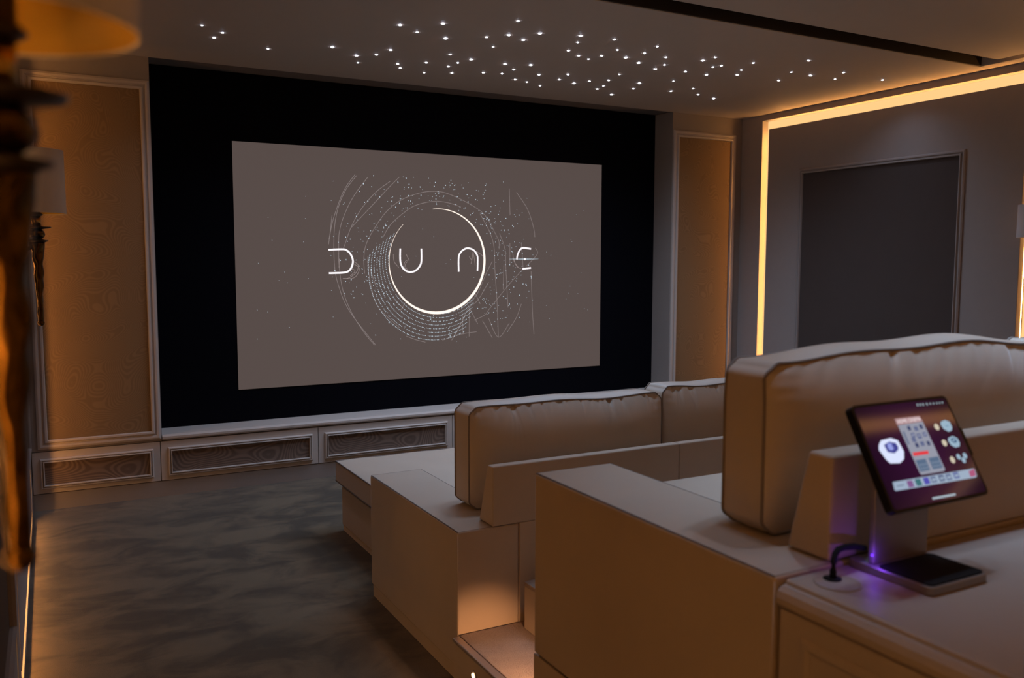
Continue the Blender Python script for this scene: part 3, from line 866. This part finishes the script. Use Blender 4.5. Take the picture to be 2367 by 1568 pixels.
for (a, b_, lb) in ((1.204, 2.0, 'leftmost'), (2.006, 2.774, 'middle'), (2.78, 3.576, 'rightmost')):
    c = box('seat_cushion', a, b_, 1.215, 1.73, 0.602, 0.80, M['sofa'], None, 0.02, 4)
    tag(c, '%s thick beige seat cushion of the rear sofa' % lb, 'cushion', 'rear sofa seat cushions')
for (a, b_, w, sd) in ((1.100, 1.93, 'leftmost satin beige back cushion of the rear sofa, behind the tablet', 34), (1.936, 2.844, 'satin beige back cushion in the middle of the rear sofa', 32), (2.85, 3.68, 'satin beige back cushion at the right end of the rear sofa', 33)):
    cushion('back_cushion', a, b_, 1.105, 1.205, 0.872, 1.190, w, 'rear sofa back cushions', M['cushion'], by=0.050, wrinkle=0.0045, pw0=0.007, plen=1.5, slant=-1.2, seed=sd, sag=0.006)

# step lights
sl = empty('step_light', (1.09, 2.27, 0.10)); tag(sl, 'tiny round warm step light in the side of the carpet step', 'step light', 'warm step lights')
lathe_pts = []
def disc_x(name, x, y, z, r, th, mat, parent):
    V, F = [], []
    n = 20
    for xx in (x, x - th):
        for k in range(n):
            a = 2 * math.pi * k / n
            V.append((xx, y + r * math.cos(a), z + r * math.sin(a)))
    F.append(list(range(n))); F.append(list(range(n, 2 * n))[::-1])
    for k in range(n): F.append([k, (k + 1) % n, n + (k + 1) % n, n + k])
    return mesh_obj(name, V, F, mat, parent)
disc_x('bezel', 1.0938, 2.27, 0.103, 0.016, 0.003, M['metaltrim'], sl)
disc_x('lamp', 1.0905, 2.27, 0.103, 0.008, 0.002, M['steplamp'], sl)
sl2 = empty('step_light', (1.10, 1.735, 0.27)); tag(sl2, 'hooded warm step light on the front of the rear sofa plinth, lighting the step', 'step light', 'warm step lights')
box('housing', 1.07, 1.13, 1.7245, 1.738, 0.262, 0.31, M['metaltrim'], sl2, 0.003)
box('lamp', 1.075, 1.125, 1.7385, 1.741, 0.266, 0.29, M['steplamp'], sl2)
sp = bpy.data.lights.new('step_spot', 'SPOT'); sp.energy = 17.0; sp.color = (1.0, 0.47, 0.20); sp.spot_size = math.radians(42); sp.spot_blend = 1.0; sp.shadow_soft_size = 0.02
so = bpy.data.objects.new('spot_lamp', sp); COL.objects.link(so); so.parent = sl2
so.location = Vector((1.16, 1.765, 0.285)) - wloc(sl2)
so.rotation_euler = Vector((0.03, 1.0, -0.29)).to_track_quat('-Z', 'Y').to_euler()

# ------------------------------------------------------------------ console behind the rear sofa
cs = empty('console_cabinet', (2.39, 0.6, 0.325)); tag(cs, 'painted beige console with moulded edge standing behind the rear sofa', 'console')
CX0, CY0, CY1, CTOP = 0.985, -0.35, 0.952, 0.862
prof = [(1.04, CTOP - 0.040), (0.990, CTOP - 0.040), (0.984, CTOP - 0.034), (0.982, CTOP - 0.024), (0.986, CTOP - 0.014), (0.994, CTOP - 0.008), (1.002, CTOP - 0.007), (1.004, CTOP - 0.002), (1.010, CTOP), (1.04, CTOP)]
prism('top_edge', prof, 'y', CY0, CY1, M['console'], cs)
box('top', 1.04, 3.795, CY0, CY1, CTOP - 0.04, CTOP, M['console'], cs)
box('side', 0.990, 1.03, CY0 + 0.005, CY1 - 0.002, 0.0, CTOP - 0.0425, M['console'], cs, 0.002)
moulding(cs, 'x', 0.990, -1, CY0 + 0.05, CY1 - 0.045, 0.10, 0.790, 0.02, M['console'], 'side_moulding', prof=[(0, 0.0), (0, 0.001), (0.3, 0.005), (0.7, 0.006), (1.0, 0.001), (1.0, -0.002)])
box('carcass', 1.404, 3.79, CY0 + 0.03, CY1 - 0.002, 0.326, CTOP - 0.041, M['console'], cs)
box('front_board', 1.031, 1.402, CY0 + 0.03, CY0 + 0.05, 0.0, CTOP - 0.041, M['console'], cs)

# cable grommet and plug
g = empty('cable_grommet', (1.055, 0.902, CTOP)); tag(g, 'flush round cable grommet with black insert in the console top', 'grommet')
lathe('ring', [(0.036, CTOP + 0.0003), (0.036, CTOP + 0.0016), (0.0345, CTOP + 0.002), (0.0335, CTOP + 0.0006)], 1.062, 0.902, M['console'], g)
lathe('insert', [(0.014, CTOP + 0.0004), (0.014, CTOP + 0.002)], 1.068, 0.918, M['rubber'], g)
cb = tube('charging_cable', smooth3 if False else [(1.069, 0.918, 0.865), (1.070, 0.919, 0.876), (1.073, 0.921, 0.888), (1.080, 0.925, 0.898), (1.092, 0.929, 0.903), (1.110, 0.932, 0.903), (1.135, 0.934, 0.900), (1.16, 0.934, 0.893)], 0.0052, M['rubber'], None, 10)
tag(cb, 'thick black charging cable rising from the grommet to the tablet stand', 'cable')

# tablet stand
PX0, PX1, PY = 1.150, 1.297, 0.905
ts = empty('tablet_stand', (1.22, 0.86, CTOP)); tag(ts, 'grey metal tablet stand with black pad on the console', 'stand')
def rrect(x0, x1, y0, y1, r, n=5):
    out = []
    for (cx_, cy_, a0) in ((x1 - r, y1 - r, 0), (x0 + r, y1 - r, 90), (x0 + r, y0 + r, 180), (x1 - r, y0 + r, 270)):
        for k in range(n + 1):
            a = math.radians(a0 + 90 * k / n)
            out.append((cx_ + r * math.cos(a), cy_ + r * math.sin(a)))
    return out
prism('base_plate', rrect(1.138, 1.276, 0.795, 0.950, 0.010), 'z', CTOP + 0.0005, CTOP + 0.014, M['alu'], ts, 0.0015, 1)
prism('pad', rrect(1.143, 1.272, 0.800, 0.896, 0.009), 'z', CTOP + 0.0142, CTOP + 0.0165, M['rubber'], ts)
prism('upright', [(PY, CTOP + 0.0142), (PY + 0.011, CTOP + 0.0142), (PY + 0.011, 1.044), (PY, 1.044)], 'x', PX0 - 0.004, PX1 - 0.02, M['alu'], ts, 0.002, 2)
led = box('indicator_light', PX0 - 0.0058, PX0 - 0.0042, PY + 0.001, PY + 0.004, 0.890, 0.893, M['violet'], ts)
led['label'] = 'tiny violet indicator light'
vl = bpy.data.lights.new('indicator_glow', 'POINT'); vl.energy = 0.038; vl.color = (0.2, 0.05, 1.0); vl.shadow_soft_size = 0.002
vo = bpy.data.objects.new('indicator_lamp', vl); COL.objects.link(vo); vo.parent = ts
vo.location = Vector((PX0 - 0.014, PY - 0.010, 0.892)) - wloc(ts)

# tablet
TC = Vector((1.22177, 0.88374, 1.05824))
ra, rb, rc = 1.0534, 0.0062, 0.0267
TR = (Matrix.Rotation(rc, 3, 'Z') @ Matrix.Rotation(rb, 3, 'Y') @ Matrix.Rotation(ra, 3, 'X'))
def T3(u, v, d): return tuple(TC + TR @ Vector((u, v, d)))
tb = empty('tablet_computer', TC + TR @ Vector((0, -0.087, 0))); tag(tb, 'tablet with a lit purple control screen in a black case, tilted on its stand', 'tablet')
TW, TH = 0.2413, 0.1740
def tprism(name, poly, d0, d1, mat, parent):
    n = len(poly)
    V = [T3(u, v, d0) for u, v in poly] + [T3(u, v, d1) for u, v in poly]
    F = [list(range(n))[::-1], list(range(n, 2 * n))] + [[k, (k + 1) % n, n + (k + 1) % n, n + k] for k in range(n)]
    bm = bmesh.new(); vv = [bm.verts.new(v) for v in V]
    for f in F: bm.faces.new([vv[i] for i in f])
    return from_bm(name, bm, mat, parent)
tprism('case', rrect(-TW / 2, TW / 2, -TH / 2, TH / 2, 0.010), -0.014, 0.0, M['blackplastic'], tb)
tprism('camera_bump', rrect(TW / 2 - 0.004, TW / 2 + 0.014, -0.02, 0.030, 0.005), -0.020, -0.006, M['blackplastic'], tb)
tprism('mount_head', rrect(-0.045, 0.045, -0.04, 0.04, 0.006), -0.020, -0.0142, M['alu'], tb)
scr, nt, N, L, b = new_mat('tablet_screen')
b.inputs['Base Color'].default_value = (0.004, 0.002, 0.004, 1); b.inputs['Roughness'].default_value = 0.08; b.inputs['Specular IOR Level'].default_value = 0.5
tc = N.new('ShaderNodeTexCoord'); gr = N.new('ShaderNodeTexGradient'); gr.gradient_type = 'SPHERICAL'
mp = N.new('ShaderNodeMapping'); mp.inputs['Location'].default_value = (0.0, 0.0, -0.42); mp.inputs['Scale'].default_value = (6.0, 6.0, 6.0)
L.new(tc.outputs['Object'], mp.inputs['Vector']); L.new(mp.outputs[0], gr.inputs['Vector'])
rp = N.new('ShaderNodeValToRGB'); rp.color_ramp.elements[0].color = (0.0035, 0.0008, 0.005, 1); rp.color_ramp.elements[1].color = (0.030, 0.003, 0.034, 1)
L.new(gr.outputs[0], rp.inputs[0]); L.new(rp.outputs[0], b.inputs['Emission Color']); b.inputs['Emission Strength'].default_value = 1.0
display = tprism('display', rrect(-TW / 2 + 0.005, TW / 2 - 0.005, -TH / 2 + 0.005, TH / 2 - 0.005, 0.006), 0.0, 0.0006, scr, tb)
def ui(name, poly, col, s=1.0, d=0.0008):
    mt = emit('ui_' + name, col, s)
    poly = list(poly)
    a = sum(poly[i][0] * poly[(i + 1) % len(poly)][1] - poly[(i + 1) % len(poly)][0] * poly[i][1] for i in range(len(poly)))
    if a < 0: poly = poly[::-1]
    return mesh_obj(name, [T3(u, v, d) for u, v in poly], [list(range(len(poly)))], mt, display)
def circ(c, r, n=14): return [(c[0] + r * math.cos(2 * math.pi * k / n), c[1] + r * math.sin(2 * math.pi * k / n)) for k in range(n)]
def rc_(c, w, h): return [(c[0] - w / 2, c[1] - h / 2), (c[0] + w / 2, c[1] - h / 2), (c[0] + w / 2, c[1] + h / 2), (c[0] - w / 2, c[1] + h / 2)]
GREY = (0.30, 0.31, 0.38); NAVY = (0.05, 0.06, 0.14); LB = (0.32, 0.45, 0.56); WH = (0.72, 0.78, 1.0)
ui('remote_panel', UI['panel'], GREY)
ui('title_plate', UI['title'], (0.42, 0.25, 0.26))
ui('remote_red_bar', UI['red'], (0.75, 0.05, 0.06), 1, 0.0012)
ui('source_hexagon', UI['hexo'], WH)
ui('source_hexagon_core', UI['hexi'], (0.06, 0.06, 0.28), 1, 0.0012)
ax, ay = UI['apple'][0]
ay -= 0.0005
ap = []
for k in range(40):
    t = 2 * math.pi * k / 40
    r = 0.0066 * (1 - 0.16 * max(0, math.cos(t - math.pi / 2)) ** 8 - 0.10 * max(0, math.cos(t + math.pi / 2)) ** 10)
    x_, y_ = r * math.cos(t), r * math.sin(t)
    if x_ > 0.0035: # bite on the right side
        dx, dy = x_ - 0.0082, y_ - 0.0008
        dd = math.hypot(dx, dy)
        if dd < 0.0036: x_, y_ = 0.0082 + dx / dd * 0.0036, 0.0008 + dy / dd * 0.0036
    ap.append((ax + x_, ay + y_))
ui('apple_glyph', ap, (0.30, 0.34, 0.75), 1, 0.0016)
ui('apple_leaf', [(ax + 0.0002, ay + 0.0066), (ax + 0.0016, ay + 0.0072), (ax + 0.0030, ay + 0.0092), (ax + 0.0014, ay + 0.0088)], (0.30, 0.34, 0.75), 1, 0.0016)
ui('hexagon_icon', UI['hex1'], LB); ui('hexagon_icon', UI['hex2'], LB)
ui('hexagon_glyph', rc_((0.0885, 0.034), 0.009, 0.0012), (0.10, 0.2, 0.35), 1, 0.0012)
ui('hexagon_glyph', UI['hex2i'], (0.05, 0.10, 0.2), 1, 0.0012)
ui('hexagon_glyph', rc_((0.0885, 0.0085), 0.007, 0.0032), LB, 1, 0.0016)
for p in UI['dots']: ui('bulb_icon', circ(p, 0.0058), (0.62, 0.55, 0.42))
for p in UI['bl']: ui('round_icon', circ(p, 0.0050), LB)
ui('dock_bar', UI['bar'], (0.34, 0.42, 0.54))
for p, c in zip(UI['icons'], ((0.22, 0.10, 0.26), (0.05, 0.16, 0.18), (0.09, 0.08, 0.42), (0.16, 0.20, 0.32), (0.12, 0.15, 0.25), (0.16, 0.20, 0.32), (0.14, 0.17, 0.36))):
    ui('dock_icon', rc_(p, 0.0135, 0.0105), c, 1, 0.0012)
for p in UI['icons'][3:]:
    ui('dock_icon_mark', rc_((p[0], p[1] - 0.0005), 0.0085, 0.003), (0.36, 0.44, 0.55), 1, 0.0016)
ui('dock_text', rc_((-0.083, -0.0475), 0.017, 0.0016), (0.14, 0.18, 0.26), 1, 0.0012)
ui('dock_close_button', UI['iconr'], (0.42, 0.10, 0.20), 1, 0.0012)
h0, h1 = UI['home']
ui('home_indicator', [(h0[0], h0[1] - 0.0014), (h1[0], h1[1] - 0.0014), (h1[0], h1[1] + 0.0014), (h0[0], h0[1] + 0.0014)], (0.45, 0.55, 0.62))
for i, p in enumerate(UI['status']): ui('status_mark', rc_(p, 0.0035, 0.0042 if i < 4 else 0.0030), (0.30, 0.38, 0.42))
for i, p in enumerate(UI['btn']): ui('remote_button', rc_(p, 0.0075 if i in (0, 2, 8, 10) else 0.0095, 0.0075), NAVY if i in (0, 2, 8, 10) else (0.12, 0.14, 0.26), 1, 0.0012)
for p in UI['btn'][3:6]: ui('remote_button_mark', rc_(p, 0.0028, 0.0022), (0.5, 0.52, 0.6), 1, 0.0016)
ui('remote_slider', rc_((-0.0245, 0.024), 0.0045, 0.022), (0.14, 0.17, 0.26), 1, 0.0012)
for p in UI['low']:
    ui('keypad', rc_(p, 0.025, 0.019), (0.10, 0.15, 0.24), 1, 0.0012)
    for dx in (-0.007, 0, 0.007):
        for dy in (-0.005, 0.001): ui('keypad_key', rc_((p[0] + dx, p[1] + dy), 0.0035, 0.003), (0.22, 0.27, 0.36), 1, 0.0016)
# title lettering
fc = bpy.data.curves.new('title_text', 'FONT'); fc.body = 'HOME CINEMA'; fc.size = 0.0105; fc.align_x = 'CENTER'; fc.align_y = 'CENTER'
to = bpy.data.objects.new('title_text_curve', fc); COL.objects.link(to)
bpy.context.view_layer.update()
dg = bpy.context.evaluated_depsgraph_get()
tm = bpy.data.meshes.new_from_object(to.evaluated_get(dg))
tv = [T3(v.co.x * 0.84 + 0.0003, v.co.y * 0.84 + 0.0515, 0.0012) for v in tm.vertices]
tf = [list(p.vertices) for p in tm.polygons]
bpy.data.objects.remove(to); bpy.data.curves.remove(fc); bpy.data.meshes.remove(tm)
mesh_obj('title_lettering', tv, tf, emit('ui_title_text', (0.95, 0.85, 0.88), 1.0), display)

# ------------------------------------------------------------------ wall sconces
def make_sconce(ax, ay, label):
    """axis at ax, ay; wall on the -X side"""
    s = empty('wall_sconce', (ax, ay, 1.17)); tag(s, label, 'wall lamp', 'gilt wall sconces with white drum shades')
    rng = np.random.default_rng(5)
    ph = rng.uniform(0, 6.28, 12)
    def lump(a, z):
        return 1 + 0.09 * math.sin(a * 2 + z * 60 + ph[0]) + 0.06 * math.sin(a * 3 - z * 130 + ph[1]) + 0.05 * math.sin(z * 160 + ph[2])
    stem = [(0.0068 + 0.012 * ((z - 1.185) / 0.235) ** 1.5, z) for z in np.linspace(1.185, 1.413, 48)]
    lathe('stem', stem, ax, ay, M['gold'], s, 20, lump)
    lathe('ball_finial', [(0.0095 * math.sin(math.pi * (k + 0.5) / 12), 1.1795 - 0.0095 * math.cos(math.pi * (k + 0.5) / 12)) for k in range(12)], ax, ay, M['gold'], s, 20)
    lathe('collar', [(0.014, 1.4100), (0.021, 1.413), (0.0285, 1.416), (0.0290, 1.4185), (0.017, 1.4205), (0.012, 1.423)], ax, ay, M['bronze'], s, 28)
    lathe('cup', [(0.012, 1.4235), (0.0185, 1.429), (0.0205, 1.436), (0.0195, 1.444), (0.015, 1.449)], ax, ay, M['gold'], s, 24, lump)
    lathe('drip_pan', [(0.012, 1.4495), (0.023, 1.4515), (0.0375, 1.455), (0.0385, 1.4575), (0.026, 1.4575), (0.012, 1.4595)], ax, ay, M['bronze'], s, 32)
    lathe('candle_sleeve', [(0.0115, 1.4600), (0.0115, 1.488)], ax, ay, M['brass'], s, 24)
    lathe('socket', [(0.0135, 1.4885), (0.0185, 1.492), (0.0125, 1.499), (0.0125, 1.53)], ax, ay, M['bronze'], s, 24)
    # shade: outer and inner skins joined by rims
    R0, R1, z0, z1 = 0.0785, 0.0755, 1.4955, 1.676
    n = 64
    V, F = [], []
    rings = [(R0, z0), (R0 * 0.985, z1), (R0 * 0.985 - 0.0015, z1), (R0 - 0.0015, z0)]
    sh = empty('lamp_shade', (ax, ay, z0), s)
    lathe('shade_cover', [(R0, z0), (R0 * 0.985, z1), (R0 * 0.985 - 0.001, z1), (R0 - 0.001, z0), (R0, z0)], ax, ay, M['shade'], sh, n, None, False)
    lathe('shade_lining', [(R0 - 0.0012, z0 + 0.0012), (R0 * 0.985 - 0.0012, z1 - 0.001), (R0 * 0.985 - 0.0018, z1 - 0.001), (R0 - 0.0018, z0 + 0.0012), (R0 - 0.0012, z0 + 0.0012)], ax, ay, M['shadein'], sh, n, None, False)
    tube('spider', [(ax - 0.072, ay, 1.528), (ax + 0.072, ay, 1.528)], 0.0015, M['bronze'], s, 6)
    lathe('bulb', [(0.009, 1.5305), (0.017, 1.550), (0.020, 1.568), (0.016, 1.586), (0.006, 1.596)], ax, ay, plain('frosted_bulb', (0.7, 0.66, 0.6), 0.4), s, 20)
    # back plate and arm to the wall
    wx = ax - 0.098
    tube('arm', [(ax - 0.008, ay, 1.40), (ax - 0.03, ay, 1.392), (ax - 0.06, ay, 1.398), (wx + 0.006, ay, 1.41)], 0.006, M['gold'], s, 10)
    lathe_p = []
    V, F = [], []
    nn = 28
    for xx, rr in ((wx + 0.001, 0.030), (wx + 0.006, 0.030), (wx + 0.009, 0.022)):
        for k in range(nn):
            a = 2 * math.pi * k / nn
            V.append((xx, ay + rr * math.cos(a), 1.41 + 1.5 * rr * math.sin(a)))
    for i in range(2):
        for k in range(nn): F.append([i * nn + k, i * nn + (k + 1) % nn, (i + 1) * nn + (k + 1) % nn, (i + 1) * nn + k])
    F.append(list(range(nn))[::-1]); F.append([2 * nn + k for k in range(nn)])
    mesh_obj('back_plate', V, F, M['gold'], s)
    return s
near = make_sconce(-0.022, 0.594, 'large blurred gilt sconce with gold-lined shade in the left foreground')
far = copy_tree(near); far.location = (-0.022, 2.85, 1.17)
tag(far, 'small distant gilt sconce with white shade on the left wall, beside the fabric column')
rs = copy_tree(near); rs.location = (XR - 0.098, 2.85, 1.17); rs.rotation_euler = (0, 0, math.pi)
tag(rs, 'wall sconce at the right picture edge, cut off, dark against the glowing strip')
